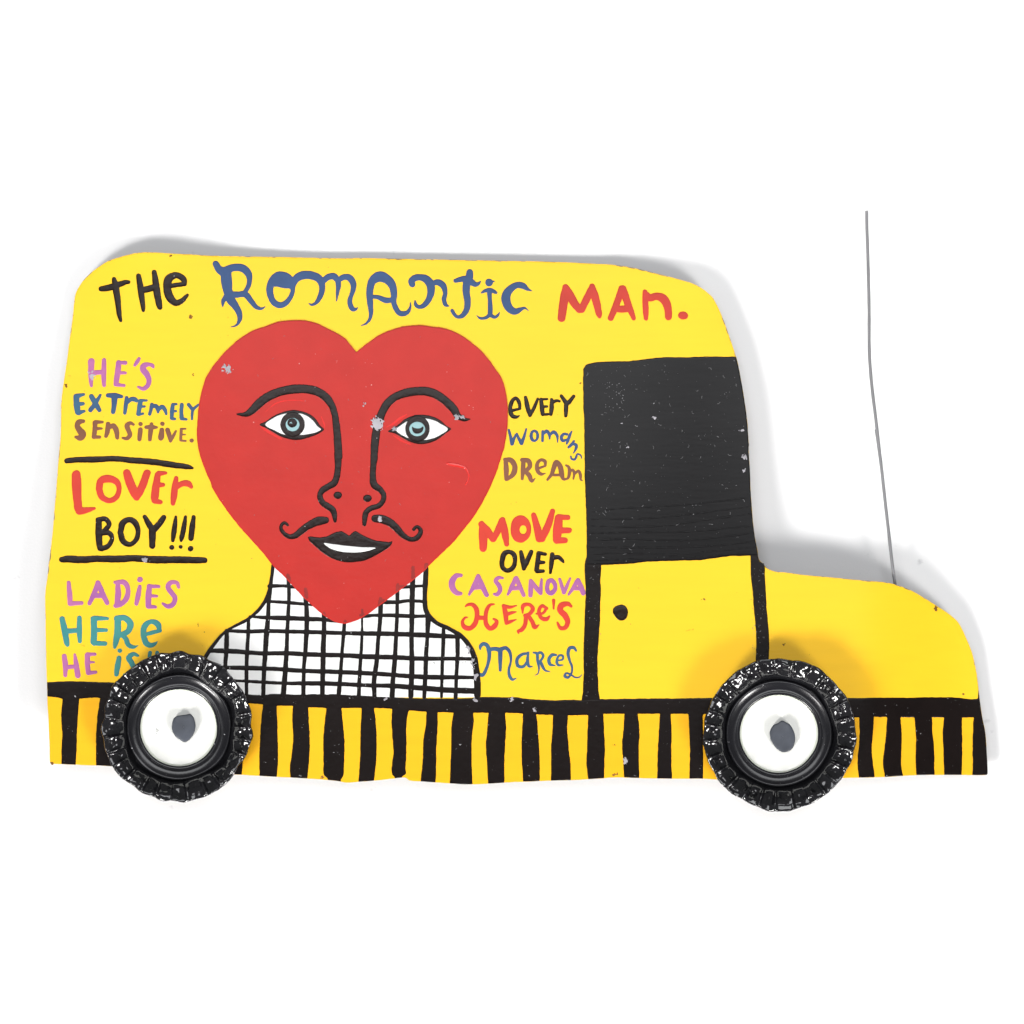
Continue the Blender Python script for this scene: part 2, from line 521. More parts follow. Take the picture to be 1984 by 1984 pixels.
lint.append(chip('D', 1712, 1722, 15, 20, 1.0)); lint.append(chip('D', 1032, 1425, 14, 11, 1.0)); lint.append(chip('D', 1680, 1524, 22, 7, 1.0))
lint.append(chip('D', 830, 1647, 15, 6, 1.0)); lint.append(chip('D', 780, 1471, 14, 6, 1.0)); lint.append(chip('D', 1705, 1828, 7, 7, 1.0))
ridges = Strokes('H', '540,590,8 800,560,12 1100,545,10 1400,520,12 1740,480,8; 560,690,8 800,700,12 1100,690,14 1400,650,12 1760,600,10; 545,745,8 900,740,12 1300,735,12 1770,690,10; 540,800,10 800,790,14 1200,800,12 1500,780,14 1790,740,10; 545,850,8 900,855,12 1300,850,14 1600,830,12 1800,800,10; 540,905,10 800,895,12 1200,905,14 1500,880,12 1800,850,10; 560,950,8 800,945,10 1100,930,10 1400,920,10 1740,890,8; 560,640,8 900,640,10 1250,610,12 1760,545,10')
lint.append(coat([ridges], 'window', 0.78, relief=0.5, edge=3, step=1.5, wob=0.9, clip=True))
painted('cab_window', van, [wp], 'window', 0.45, 'black painted cab window speckled with dust', lint, relief=0.35, edge=2.5, step=2.0, wob=0.55, clip=True)

posts_l = Poly(pts('H', '524,930 520,1200 512,1400 505,1600 505,1800 500,1932 496,2010 620,2010 618,1932 612,1800 610,1680 618,1550 628,1400 630,1280 635,1180 632,1100 628,930'), True)
posts_r = Poly(pts('H', '1755,860 1755,1050 1770,1180 1778,1300 1790,1420 1798,1540 1792,1710 1790,2010 1895,2010 1892,1710 1895,1560 1890,1450 1875,1300 1868,1150 1862,1050 1862,860'), False)
pl = [coat([lint_strokes(60, 1132, 1090, 1164, 1350, 3, 0.2, 0.5, 8)], 'lint', 0.9, relief=0.2, edge=0.6, step=0.5, wob=0),
      coat([lint_strokes(70, 1455, 1090, 1486, 1290, 4, 0.25, 0.6, 9)], 'lint', 0.9, relief=0.2, edge=0.6, step=0.5, wob=0)]
painted('door_post', van, [posts_l], 'black', 0.42, None, pl[:1], relief=0.3, edge=2.5, step=1.5, wob=0.45, clip=True)
painted('door_post', van, [posts_r], 'black', 0.42, None, pl[1:], relief=0.3, edge=2.5, step=1.5, wob=0.45, clip=True)
painted('door_knob', van, [poly('H', '782,1281 815,1290 836,1325 834,1362 815,1392 788,1401 760,1390 738,1365 724,1338 735,1300')], 'black_text', 0.45, relief=0.9, edge=5, wob=0.4)

# ---- black rail with the striped skirt below it
rail = [Poly(np.vstack([
    pts('I', '0,712 40,704 120,697 200,694 350,699 480,702 700,710 1000,740 1300,770 1540,788'),
    pts('J', '30,796 120,785 250,790 400,789 600,790 850,805 1100,820 1300,824 1500,825 1600,820 1660,812 1800,815 1932,815'),
    pts('K', '100,830 200,836 300,838 400,834 490,836 620,830 900,825 1200,824 1480,820'),
    pts('L', '400,1015 760,1015 1000,1012 1200,1012 1400,1008 1560,1008 1640,1014 1700,1022 1757,1021 1759,930 1900,930 1900,1160 1720,1160 1500,1159 1290,1160 1000,1156 830,1160 600,1150'),
    pts('K', '1400,940 1200,940 1070,940 900,940 650,940 550,948 400,950 280,948 150,945 0,935'),
    pts('J', '1850,930 1720,932 1610,932 1460,930 1345,927 1260,925 1130,914 1000,903 870,895 770,895 620,897 510,897 380,890 260,880 140,879 0,866'),
    pts('I', '1540,860 1200,845 800,825 440,820 360,820 280,826 220,836 160,826 100,816 20,806'),
]), False)]
def stripe(reg, left, right):
    a = catmull(pts(reg, left), 3); b = catmull(pts(reg, right), 3)[::-1]
    a = np.vstack([a[0] + [0, -14], a, a[-1] + [0, 8]]); b = np.vstack([b[0] + [0, 8], b, b[-1] + [0, -14]])
    return Poly(np.vstack([a, b]), False)
stripes = [stripe(*a) for a in [
    ('I', '160,825 148,950 155,1100 150,1200 150,1320', '285,825 275,950 268,1080 265,1200 258,1320'),
    ('I', '440,820 420,950 410,1100 408,1250 408,1330', '560,820 555,1000 560,1340'),
    ('I', '1400,860 1390,1100 1395,1400', '1530,860 1535,1000 1525,1200 1510,1300 1500,1400'),
    ('J', '35,870 20,1020 10,1200 10,1400', '138,875 145,1000 148,1150 150,1300 140,1420'),
    ('J', '262,880 255,980 262,1100 250,1250 238,1330 240,1420', '375,890 382,1000 388,1150 382,1300 370,1430'),
    ('J', '512,895 498,1000 488,1150 490,1300 490,1390 520,1425', '625,895 635,1000 648,1150 645,1300 638,1400 620,1432'),
    ('J', '775,895 770,1000 765,1150 762,1300 750,1440', '868,895 882,1000 888,1150 885,1300 868,1440'),
    ('J', '1003,905 1000,1000 1005,1120 1012,1230 1000,1330 1003,1395 1020,1412', '1130,912 1115,980 1110,1100 1112,1230 1105,1340 1105,1390 1080,1408'),
    ('J', '1260,925 1255,1020 1235,1150 1232,1280 1215,1450', '1345,928 1345,1050 1335,1200 1335,1320 1330,1460'),
    ('J', '1465,928 1448,1020 1445,1200 1440,1320 1435,1460', '1612,932 1615,1000 1600,1150 1600,1300 1605,1475'),
    ('J', '1725,932 1715,1050 1705,1170 1712,1300 1722,1470', '1850,930 1858,1050 1850,1180 1845,1300 1845,1470'),
    ('K', '50,940 45,1050 40,1180 42,1300 52,1460', '152,945 165,1080 175,1220 178,1350 175,1460'),
    ('K', '275,950 270,1080 262,1180 262,1320 258,1460', '388,950 385,1080 395,1200 408,1320 412,1450'),
    ('K', '540,950 533,1100 530,1220 525,1300 538,1440', '653,940 660,1080 665,1200 662,1320 660,1430'),
    ('K', '808,940 803,1060 793,1170 800,1290 808,1430', '912,938 925,1080 918,1180 920,1300 925,1430'),
    ('K', '1075,940 1068,1080 1060,1200 1055,1440', '1158,940 1165,1100 1162,1230 1168,1440'),
    ('K', '1288,940 1295,1080 1300,1230 1295,1440', '1398,940 1401,1100 1400,1440'),
    ('L', '868,1155 870,1300 862,1400 855,1490 865,1620', '980,1155 972,1290 962,1390 970,1480 985,1610'),
    ('L', '1075,1155 1068,1280 1055,1400 1045,1500 1060,1610', '1178,1155 1188,1300 1185,1420 1185,1530 1198,1600'),
    ('L', '1280,1155 1292,1300 1290,1480 1295,1600', '1415,1158 1418,1280 1430,1380 1432,1600'),
    ('L', '1503,1158 1492,1290 1497,1400 1505,1600', '1638,1160 1640,1300 1640,1450 1636,1600'),
    ('L', '1724,1160 1718,1290 1715,1420 1718,1500 1712,1600', '1900,1100 1900,1300 1900,1600'),
]]
gold = Poly(np.vstack([pts('I', '0,760 600,770 1540,830'), pts('J', '30,840 900,850 1932,880'), pts('K', '300,890 1480,885'), pts('L', '400,1090 1900,1090 1900,1700'), pts('K', '900,1560 0,1560'), pts('I', '1500,1500 0,1450')]), False)
sl = [coat([lint_strokes(420, 100, 1345, 1910, 1525, 4, 0.2, 0.55, 21)], 'lint', 0.85, relief=0.2, edge=0.6, step=0.6, wob=0, clip=True,
           cut=[])]
# keep the lint only where there is black paint: drop specks on the yellow gaps
def only_on(comp, shapes):
    V, Fc, m = comp
    k = 1 - V[:, 2] / D
    px = V[:, 0] / S / k + 992; py = -V[:, 1] / S / k + 992
    fx = np.arange(px.min() - 2, px.max() + 2, 1.0); fy = np.arange(py.min() - 2, py.max() + 2, 1.0)
    Fm = None
    for s in shapes:
        f = s.field(fx, fy); Fm = f if Fm is None else np.minimum(Fm, f)
    ok = Fm[np.clip(((py - fy[0])).round().astype(int), 0, len(fy) - 1), np.clip((px - fx[0]).round().astype(int), 0, len(fx) - 1)] < -1.5
    return (V, [f for f in Fc if all(ok[v] for v in f)], m)
sl = [only_on(sl[0], rail + stripes)]
for a in [('J', 1632, 835, 15, 14), ('K', 818, 1290, 11, 24), ('J', 1890, 832, 22, 9), ('J', 955, 828, 5, 10), ('K', 140, 912, 8, 12)]:
    sl.append(chip(*a, 0.95))
sl.append(coat([gold], 'golden', 0.40, relief=0.05, edge=2, step=2.5, wob=0, clip=True, drop=0.05))
painted('striped_skirt', van, rail + stripes, 'black', 0.52, 'black rail with uneven black stripes along the bottom edge', sl, relief=0.4, edge=2.5, step=1.5, wob=0.5, clip=True)

# ---- chequered shirt
shirt_pts = np.vstack([
    pts('F', '495,980 488,1080 470,1170 440,1250 380,1330 300,1395 200,1445 130,1490 60,1570 10,1640 -40,1740 -80,1900 -90,1975'),
    pts('G', '885,1975 875,1850 862,1760 845,1670 800,1575 740,1510 650,1455 570,1420 510,1370 485,1310 478,1200 480,1100 485,990'),
    pts('F', '1500,900 700,900'),
])
shirt_poly = Poly(shirt_pts, False)
outl = Strokes('F', '500,975,22 488,1080,28 472,1170,28 442,1250,28 382,1330,26 302,1395,24 202,1447,22 132,1492,22 62,1572,26 12,1642,30 -40,1740,32 -80,1900,34')
outr = Strokes('G', '485,990,36 480,1100,40 476,1200,36 480,1310,36 510,1370,36 570,1422,32 650,1458,30 740,1512,34 800,1577,36 845,1670,42 860,1760,46 868,1850,50 870,1960,50')
checks = Strokes('F', '''152,1490,34 150,1600,36 142,1730,30 135,1900,30; 315,1390,26 312,1500,28 305,1620,30 300,1760,30 300,1960,26;
480,1150,30 465,1280,30 462,1370,34 450,1500,40 440,1650,36 430,1800,34 425,1960,32; 610,1060,30 618,1200,28 612,1350,28 605,1480,30 600,1620,32 590,1780,38 575,1960,42;
740,1200,32 750,1330,36 750,1450,36 742,1600,34 730,1750,30 725,1960,34; 880,1340,34 880,1470,36 875,1600,40 872,1750,38 868,1960,36;
1035,1395,28 1025,1520,28 1015,1640,26 1005,1780,30 990,1960,34; 1165,1350,16 1165,1480,18 1160,1600,24 1150,1750,28 1140,1960,30;
1305,1240,36 1300,1400,34 1285,1550,30 1275,1700,34 1255,1850,36 1258,1965,34; 1430,1150,32 1428,1300,28 1425,1400,28 1418,1550,32 1408,1720,36 1395,1850,36 1390,1965,40;
1545,1070,40 1540,1250,40 1538,1400,38 1535,1550,34 1538,1750,40 1530,1965,40; 1660,1390,44 1655,1500,30 1645,1650,34 1640,1800,34 1630,1970,32;
1775,1465,28 1772,1600,30 1765,1750,28 1760,1970,24; 1880,1535,36 1880,1650,32 1872,1800,28 1865,1975,30;
470,1143,30 560,1140,24 650,1147,26 720,1150,20; 1440,1152,20 1500,1148,24 1640,1138,20;
435,1256,20 520,1260,26 640,1268,28 800,1285,16; 1300,1262,28 1340,1262,32 1440,1262,30 1500,1252,24 1640,1258,26;
325,1370,20 450,1378,30 600,1382,36 760,1388,34 900,1395,30 1000,1410,20; 1130,1376,22 1160,1372,26 1250,1362,24 1400,1362,30 1550,1368,30 1670,1366,22;
150,1475,26 300,1482,30 450,1478,30 600,1482,30 750,1485,32 900,1490,32 1050,1495,30 1200,1497,34 1400,1500,36 1600,1508,38 1750,1515,36 1900,1522,28;
30,1625,34 200,1630,38 400,1645,32 600,1645,34 800,1655,36 1000,1660,34 1200,1670,38 1400,1675,36 1600,1685,34 1800,1685,30 1990,1687,26;
0,1750,30 150,1752,30 300,1755,36 500,1762,32 700,1775,34 900,1782,34 1100,1790,34 1300,1800,34 1500,1815,34 1700,1825,38 1900,1825,30 2020,1827,26;
0,1842,26 220,1850,22 400,1860,26 600,1870,26 800,1870,36 1000,1875,34 1200,1885,30 1400,1890,36 1600,1905,40 1800,1920,44 2020,1928,44''')
ex = [coat([outl, outr, checks], 'black', 0.95, relief=0.4, edge=3, step=1.0, wob=0.4)]
for a in [('G', 835, 1720, 16, 34), ('G', 858, 1822, 13, 16), ('G', 800, 1610, 9, 22)]:
    ex.append(chip(*a, 1.5, sw=2.2))
ex.append(coat([lint_strokes(30, 800, 1268, 905, 1288, 2, 0.3, 0.6, 33)], 'lint', 1.4, relief=0.2, edge=0.6, step=0.5, wob=0))
painted('checked_shirt', van, [shirt_poly], 'white', 0.45, 'white shirt crossed by a hand-drawn black grid', ex, relief=0.3, edge=2.5, step=1.5, wob=0.2)

# ---- the red heart face
hp = np.vstack([
    pts('B', '1122,935 1095,902 1060,860 1045,838 1020,820 960,785 880,745 810,715 740,700 640,698 540,708 450,740 350,775 270,820 190,885 110,965 50,1040 5,1110'),
    pts('A', '1228,1135 1200,1230 1180,1340 1168,1460 1165,1560 1172,1640 1185,1700 1205,1760 1240,1850 1275,1930'),
    pts('F', '40,400 100,500 200,640 320,780 420,890 490,980 600,1090 700,1200 800,1295 880,1362 940,1400 1000,1420 1040,1422 1090,1412 1180,1370 1280,1300 1380,1225 1480,1150 1570,1080 1640,1020 1670,985 1760,900 1850,810 1932,712'),
    pts('G', '830,640 890,545 950,430 1000,320 1040,200 1070,100'),
    pts('C', '1090,1530 1096,1450 1098,1380 1090,1280 1065,1170 1040,1110 1010,1070 950,985 890,920 820,860 740,805 660,770 590,752 540,748 440,735 330,742 240,765 150,800 80,845 0,905'),
    pts('B', '1122,935'),
])
hx = [chip('B', 155, 1055, 30, 25, 2.15, sw=2.6), chip('B', 1188, 1318, 12, 18, 2.15, sw=2.6)]
hx.append(coat([lint_strokes(150, 400, 640, 970, 1180, 5, 0.2, 0.45, 41)], 'lint', 2.05, relief=0.2, edge=0.6, step=0.6, wob=0))
hx[-1] = only_on(hx[-1], [Poly(hp, False)])
hx.append(coat([Strokes('C', '645,1770,16 690,1778,26 735,1786,24 778,1802,18 803,1845,14 802,1890,11 782,1925,12')], 'drip', 2.0, relief=0.7, edge=2.5, step=0.7, wob=0.2))
hx.append(coat([Strokes('F', '610,1060,26 618,1100,30; 742,1165,26 748,1225,32; 1170,1320,22 1168,1368,18; 1302,1240,30 1300,1290,34; 1432,1135,26 1430,1170,30; 1548,1005,28 1546,1075,36; 1645,985,30 1650,1040,38; 1425,1148,22 1480,1142,20; 1300,1262,22 1340,1250,20; 880,1345,24 884,1375,30; 1040,1405,20 1038,1420,24; 1150,1362,16 1180,1352,14')], 'dull_red', 2.05, relief=0.1, edge=2, wob=0.5, sharp_wob=0.8))
hx[-1] = only_on(hx[-1], [Poly(hp, False)])
hx.append(coat([Strokes('B', '405,1492,10 440,1516,20 490,1548,22 560,1588,14; 1345,1498,8 1400,1470,20 1450,1430,20 1500,1402,10; 1400,1560,10 1460,1598,18 1530,1628,12; 860,1420,10 880,1470,14 885,1500,8; 440,1385,8 520,1320,12 620,1296,12 740,1302,8')], 'bright_red', 1.95, relief=0.1, edge=2, wob=0.6))
heart = painted('heart_face', van, [Poly(hp, True, 2.5)], 'red', 1.6, 'large red painted heart with a moustached face', hx, relief=0.4, edge=2.5, step=1.5, wob=0.45)
HB = 2.2
TW[0] = 1.07
painted('brow_line', heart, [Strokes('B', '232,1400,14 290,1402,36 340,1375,52 400,1315,62 470,1265,62 560,1230,60 660,1213,64 740,1212,62 820,1228,60 890,1270,58 935,1330,50 960,1400,46 972,1480,50 980,1560,54 985,1640,56 990,1720,54'),
        Strokes('F', '985,150,54 986,200,50 984,260,46 976,320,46 955,370,48 905,402,46 864,430,44 850,468,40 868,515,42 905,542,46 942,568,46 958,608,38 963,655,24')],
        'black_text', HB, relief=0.55, edge=6, wob=0.4)
painted('brow_line', heart, [Strokes('C', '812,1438,10 770,1440,28 720,1410,46 690,1360,58 640,1310,58 580,1265,60 510,1235,62 430,1228,60 340,1240,60 260,1268,56 205,1310,56 165,1370,56 140,1430,58 118,1500,56 105,1580,58 98,1680,52'),
        Strokes('F', '1257,130,52 1254,190,50 1248,250,42 1245,330,44 1257,385,50 1300,420,42 1325,455,38 1322,500,36 1290,540,38 1230,562,38 1195,592,38 1186,630,38 1182,680,26')],
        'black_text', HB, extra=[chip('B', 1280, 1470, 40, 46, HB + 1.0, sw=2.2), chip('C', 715, 1422, 15, 16, HB + 1.0, sw=1.8), chip('C', 756, 1424, 10, 16, HB + 1.0, sw=1.8)],
        relief=0.55, edge=6, wob=0.4)
for c in ((983, 462, 32, 28), (1205, 485, 32, 27)):
    painted('nostril', heart, [ellipse('F', *c)], 'black_text', HB, relief=0.9, edge=5, wob=0.4)
painted('moustache', heart, [Strokes('F', '893,648,48 840,655,62 780,680,54 720,720,48 670,760,44 630,772,34 590,755,30 560,715,26 562,685,24 585,668,22 608,685,20')], 'black_text', HB, relief=0.6, edge=5, wob=0.5)
painted('moustache', heart, [Strokes('F', '1262,636,52 1310,640,60 1370,665,56 1420,705,52 1470,760,40 1520,790,34 1570,785,36 1600,750,34 1600,715,30 1575,698,26 1552,718,22')], 'black_text', HB,
        extra=[chip('F', 1298, 640, 9, 20, HB + 0.9)], relief=0.6, edge=5, wob=0.5)
mouth = painted('mouth', heart, [poly('F', '760,775 775,770 800,772 850,778 900,768 950,745 990,732 1010,730 1050,752 1068,764 1090,745 1115,730 1160,755 1210,780 1260,798 1320,808 1370,812 1393,803 1380,840 1340,870 1280,905 1200,945 1120,962 1050,965 980,950 920,925 860,885 810,840 770,805')],
        'black_text', HB, extra=[coat([poly('F', '878,820 950,828 1050,840 1150,850 1268,855 1220,875 1150,888 1080,890 1000,882 930,860')], 'white', HB + 0.9, relief=0.3, edge=2, wob=0.15)], relief=0.7, edge=5, wob=0.35)
EB = HB
TW[0] = 1.0
painted('eye', heart, [poly('B', '398,1480 450,1450 500,1415 570,1385 640,1370 710,1378 770,1400 820,1440 850,1485 880,1515 840,1547 780,1570 700,1592 640,1592 560,1570 490,1530 440,1502')], 'black_text', EB, relief=0.5, edge=4, wob=0.3, extra=[
    coat([poly('B', '440,1480 500,1430 560,1402 600,1395 645,1400 700,1395 750,1412 800,1450 830,1490 858,1515 830,1532 760,1550 690,1555 640,1545 580,1552 520,1525')], 'white', EB + 0.6, relief=0.25, edge=2, wob=0.2),
    coat([ellipse('B', 645, 1478, 92, 92)], 'black_text', EB + 1.0, relief=0.4, edge=4, wob=0.2),
    coat([ellipse('B', 645, 1478, 52, 50)], 'pale_blue', EB + 1.5, relief=0.25, edge=2, wob=0.2),
    coat([ellipse('B', 642, 1466, 36, 35)], 'black_text', EB + 1.85, relief=0.5, edge=5, wob=0.3),
    coat([Strokes('B', '626,1466,7 634,1461,6 640,1470,5')], 'pale_blue', EB + 2.5, relief=0.2, edge=1, step=0.5, wob=0)])
painted('eye', heart, [poly('B', '1358,1530 1400,1505 1440,1475 1490,1435 1560,1408 1620,1405 1690,1418 1750,1445 1800,1490 1832,1512 1790,1547 1740,1585 1680,1612 1600,1625 1530,1610 1470,1580 1410,1545')], 'black_text', EB, relief=0.5, edge=4, wob=0.3, extra=[
    coat([poly('B', '1420,1520 1460,1480 1508,1452 1560,1450 1622,1432 1700,1445 1750,1470 1807,1512 1760,1550 1700,1580 1620,1594 1580,1580 1530,1582 1470,1560')], 'white', EB + 0.6, relief=0.25, edge=2, wob=0.2),
    coat([ellipse('B', 1580, 1510, 92, 98)], 'black_text', EB + 1.0, relief=0.4, edge=4, wob=0.2),
    coat([ellipse('B', 1578, 1511, 60, 54)], 'pale_blue', EB + 1.5, relief=0.25, edge=2, wob=0.2),
    coat([poly('B', '1538,1492 1555,1502 1580,1506 1605,1503 1622,1492 1625,1510 1615,1532 1595,1545 1565,1545 1545,1528')], 'black_text', EB + 1.85, relief=0.4, edge=4, wob=0.3),
    chip('B', 1408, 1510, 14, 12, EB + 1.0)])

# ---- lettering
TW[0] = 1.08
def word(label, mat, shapes, relief=0.75, base=0.5, extra=(), wob=0.4, **k):
    return painted('painted_word', van, shapes, mat, base, label, extra, relief=relief, edge=4.0, wob=wob, **k)

word('black painted word THE', 'black_text', [Strokes('A', '''450,462,38 500,455,46 560,438,44 630,414,32 655,412,24; 545,390,32 555,440,48 568,520,46 578,600,38 585,660,34 595,702,20;
728,366,36 740,440,44 752,530,40 762,600,32 764,624,24; 845,338,34 858,420,46 868,500,48 880,570,46 888,600,36; 760,472,42 800,464,46 860,445,42;
965,442,34 1020,432,32 1075,426,30; 1072,424,36 1064,388,44 1010,360,44 955,388,58 943,450,56 960,520,58 1005,568,44 1050,553,38 1082,522,28 1094,508,20''')], relief=0.75)
word('blue painted word ROMANTIC with curled strokes', 'blue', [
    Strokes('B', '''70,275,44 95,318,50 130,350,50; 85,300,30 130,330,60 200,303,52 270,308,54 312,345,50 322,400,36 308,455,32 272,496,32 200,500,36; 146,350,76 152,420,76 160,490,58;
165,480,58 180,540,62 212,585,52 240,630,44 250,680,34 235,722,20 210,742,11 183,748,6; 148,520,38 125,555,30 121,592,10;
225,508,40 290,503,44 335,555,38 372,598,30 410,611,18 440,596,6'''),
    Strokes('B', '''650,405,46 700,368,58 760,358,58 820,372,56 852,398,54 866,440,44 862,490,40 840,540,32 810,575,22 785,582,14 766,570,6;
875,402,40 915,372,44 955,370,46 985,398,40; 985,398,40 988,440,36 980,500,22 974,552,8; 990,395,36 1030,374,40 1072,380,46 1098,420,44 1100,460,36 1085,510,30 1073,550,34 1080,590,36 1095,614,34 1118,615,20 1133,602,6'''),
    Strokes('B', '''1158,738,5 1195,722,14 1222,690,22 1232,640,30 1226,580,40 1222,520,46 1225,460,50 1245,400,58 1300,370,74 1360,397,62 1392,440,54 1404,500,46 1402,560,38 1420,612,38 1450,646,38 1490,645,34 1515,625,24 1528,590,14 1527,566,8;
1235,520,26 1290,527,32 1340,548,40 1395,545,34'''),
    Strokes('C', '''382,428,42 376,405,46 400,382,46 440,376,44 482,388,54 515,425,60 522,480,52 505,540,42 470,585,36 432,598,26 408,582,26 402,552,12; 525,435,34 545,418,36 580,415,44 614,440,44 628,490,32 620,540,32 630,580,28 658,592,6;
705,402,30 740,392,38 780,388,44 820,408,46 855,430,34 882,420,20 892,406,8; 812,340,46 808,375,54 790,420,54 785,480,50 795,560,46 790,610,42 765,655,36 725,674,24 698,655,24 680,626,26;
903,490,16 930,476,26 965,470,28 1000,486,26 1012,492,16; 958,480,36 962,540,30 965,600,34 964,650,34; 862,660,5 890,682,18 930,680,22 962,660,28 1000,675,22 1022,660,18 1034,638,6; 975,410,20 1000,404,4;
1278,478,5 1245,464,24 1210,440,44 1165,434,44 1115,465,52 1085,510,62 1085,560,62 1110,610,56 1150,632,46 1195,615,28 1225,606,16 1252,626,4'''),
    ellipse('C', 957, 415, 29, 29),
    poly('B', '447,470 455,420 480,370 515,340 555,331 600,340 632,360 655,385 690,400 668,440 660,490 640,540 600,590 548,608 500,590 465,545')],
    cut=[poly('B', '500,470 505,448 530,447 575,458 628,465 622,500 592,543 555,562 520,545 503,505')], relief=0.45, wob=0.25)
word('red painted word MAN with a full stop', 'brick_red', [Strokes('D', '''340,680,56 350,600,60 362,520,60 370,450,40; 370,450,46 400,505,60 440,575,56 472,618,50; 490,615,50 525,545,52 556,480,48 568,445,40; 568,445,42 590,520,56 605,580,52 620,650,42 625,672,26;
708,680,42 735,620,46 765,540,48 790,460,44; 800,460,46 825,540,52 850,610,46 880,682,32; 750,612,46 800,614,50 845,608,50;
965,485,34 968,560,42 970,630,42 972,685,30; 980,505,36 1000,530,50 1050,518,52 1100,535,62 1130,585,58 1140,640,52 1140,672,50'''), ellipse('D', 1250, 662, 38, 30, 0.15)], relief=0.55)
word("purple painted word HE'S", 'purple', [Strokes('A', '''375,1006,46 372,1080,40 372,1150,32 375,1188,22; 470,995,30 468,1080,36 468,1150,32 470,1184,24; 390,1090,34 460,1085,32;
572,1014,26 630,1016,26; 580,1015,38 572,1090,40 560,1168,36; 580,1090,26 630,1092,20; 556,1178,30 620,1186,22; 732,985,22 715,1012,28 700,1034,22;
838,1046,22 832,1036,26 808,1028,26 772,1035,38 760,1062,42 788,1100,42 806,1140,36 798,1184,34 765,1210,30 724,1196,16''')], relief=0.4, extra=[chip('A', 378, 1105, 18, 42, 0.9, sw=2.4)])
word('blue painted word EXTREMELY', 'blue_teal', [Strokes('A', '''262,1268,40 265,1330,44 274,1385,40; 270,1265,36 318,1252,20; 280,1325,28 312,1322,26; 280,1392,34 320,1378,20;
375,1268,34 405,1320,38 435,1370,30; 442,1258,20 405,1320,32 368,1370,32; 498,1260,30 550,1262,38 600,1268,26; 548,1275,44 545,1330,36 538,1385,30;
638,1278,26 632,1340,28 625,1392,24; 645,1310,28 672,1290,30 700,1290,32 714,1300,26; 742,1305,34 735,1350,34 726,1400,30; 745,1298,22 790,1298,16; 740,1345,20 775,1343,16; 730,1403,22 762,1396,16;
828,1328,26 820,1370,26 812,1400,24; 830,1346,24 855,1338,28 873,1362,30 874,1388,14; 880,1364,26 905,1345,30 926,1370,28 936,1400,18;
985,1330,26 978,1380,30 976,1428,26; 985,1328,20 1012,1325,16; 980,1380,20 1008,1378,16; 978,1434,22 1000,1436,18; 1052,1330,28 1048,1380,26 1050,1425,30; 1050,1434,24 1088,1440,16;
1103,1330,26 1132,1368,24; 1178,1328,16 1150,1352,20 1132,1372,22; 1134,1362,24 1130,1400,20 1128,1438,16''')], relief=0.4, wob=0.3)
word('brown painted word SENSITIVE with a full stop', 'brown', [Strokes('A', '''315,1453,26 282,1460,38 268,1487,36 285,1518,44 308,1550,52 292,1578,42 258,1572,20; 402,1465,34 400,1520,32 395,1570,34; 405,1460,30 458,1460,18; 405,1510,28 452,1508,16; 395,1572,26 438,1572,22;
500,1475,32 495,1530,34 485,1565,26; 510,1500,28 540,1488,36 562,1525,38 569,1578,26; 690,1478,20 665,1467,24 642,1488,36 655,1525,34 664,1555,32 640,1583,26 607,1578,14;
742,1475,30; 742,1515,32 738,1555,34 735,1588,30; 785,1498,26 830,1498,32 866,1500,16; 825,1475,26 818,1530,34 812,1590,26; 906,1472,30; 902,1520,34 898,1570,42 895,1580,36;
945,1520,34 958,1560,32 967,1602,20; 1008,1528,16 985,1570,24 968,1604,18; 1048,1515,22 1045,1560,22 1045,1595,22; 1050,1511,16 1080,1510,12; 1045,1555,14 1078,1554,10; 1045,1598,16 1080,1601,14; 1125,1598,28''')], relief=0.4, wob=0.3)
painted('painted_rule', van, [Strokes('A', '190,1750,36 280,1742,40 400,1740,44 550,1735,38 700,1748,44 850,1760,44 1000,1782,42 1100,1795,34 1134,1804,16')], 'black_text', 0.5, 'black painted line over the word LOVER', relief=0.7, edge=4, wob=0.5)
word('red painted word LOVER', 'scarlet', [Strokes('E', '''262,308,62 265,400,68 270,490,60 278,560,56 288,582,50; 285,580,54 330,575,44 398,560,20; 432,415,48 445,355,48 503,338,54 565,362,44 582,415,34 560,478,38 508,502,38 455,475,44 432,415,48;
640,295,54 665,370,62 695,440,60 710,478,44; 792,295,50 765,370,54 735,440,52 714,480,42; 872,308,42 860,390,52 850,470,56 848,502,44; 880,300,40 932,296,22; 870,385,40 912,384,30; 855,505,42 892,514,30;
1010,335,32 1000,400,44 992,470,46 985,524,30; 1008,405,36 1055,375,40 1100,375,44 1122,398,28''')], relief=0.55)
word('black painted word BOY with three exclamation marks', 'black_text', [Strokes('E', '''430,650,42 430,740,48 435,830,44 440,860,38; 425,645,34 480,640,36 507,678,36 482,718,34 440,744,26; 450,748,28 505,745,36 530,782,32 505,838,36 455,862,38;
592,740,40 610,672,46 655,645,40 702,668,44 725,730,34 708,798,36 665,830,34 615,808,42 592,740,40; 775,624,32 800,670,40 830,715,44; 917,628,36 880,680,44 840,722,46; 832,715,50 832,780,48 830,842,42;
1008,622,18 1000,690,36 988,770,34 985,800,26; 977,853,34; 1080,624,22 1068,700,36 1052,780,34 1046,802,20; 1043,848,28; 1140,625,28 1130,700,42 1120,785,38; 1117,862,38''')], relief=0.75)
painted('painted_rule', van, [Strokes('E', '152,945,38 200,940,48 300,945,50 420,938,46 550,940,50 700,935,46 850,945,52 1000,945,48 1150,948,46 1222,950,40')], 'black_text', 0.5, 'black painted line under the word BOY', relief=0.7, edge=4, wob=0.5,
        extra=[chip('E', 778, 945, 24, 22, 1.35, sw=1.2)])
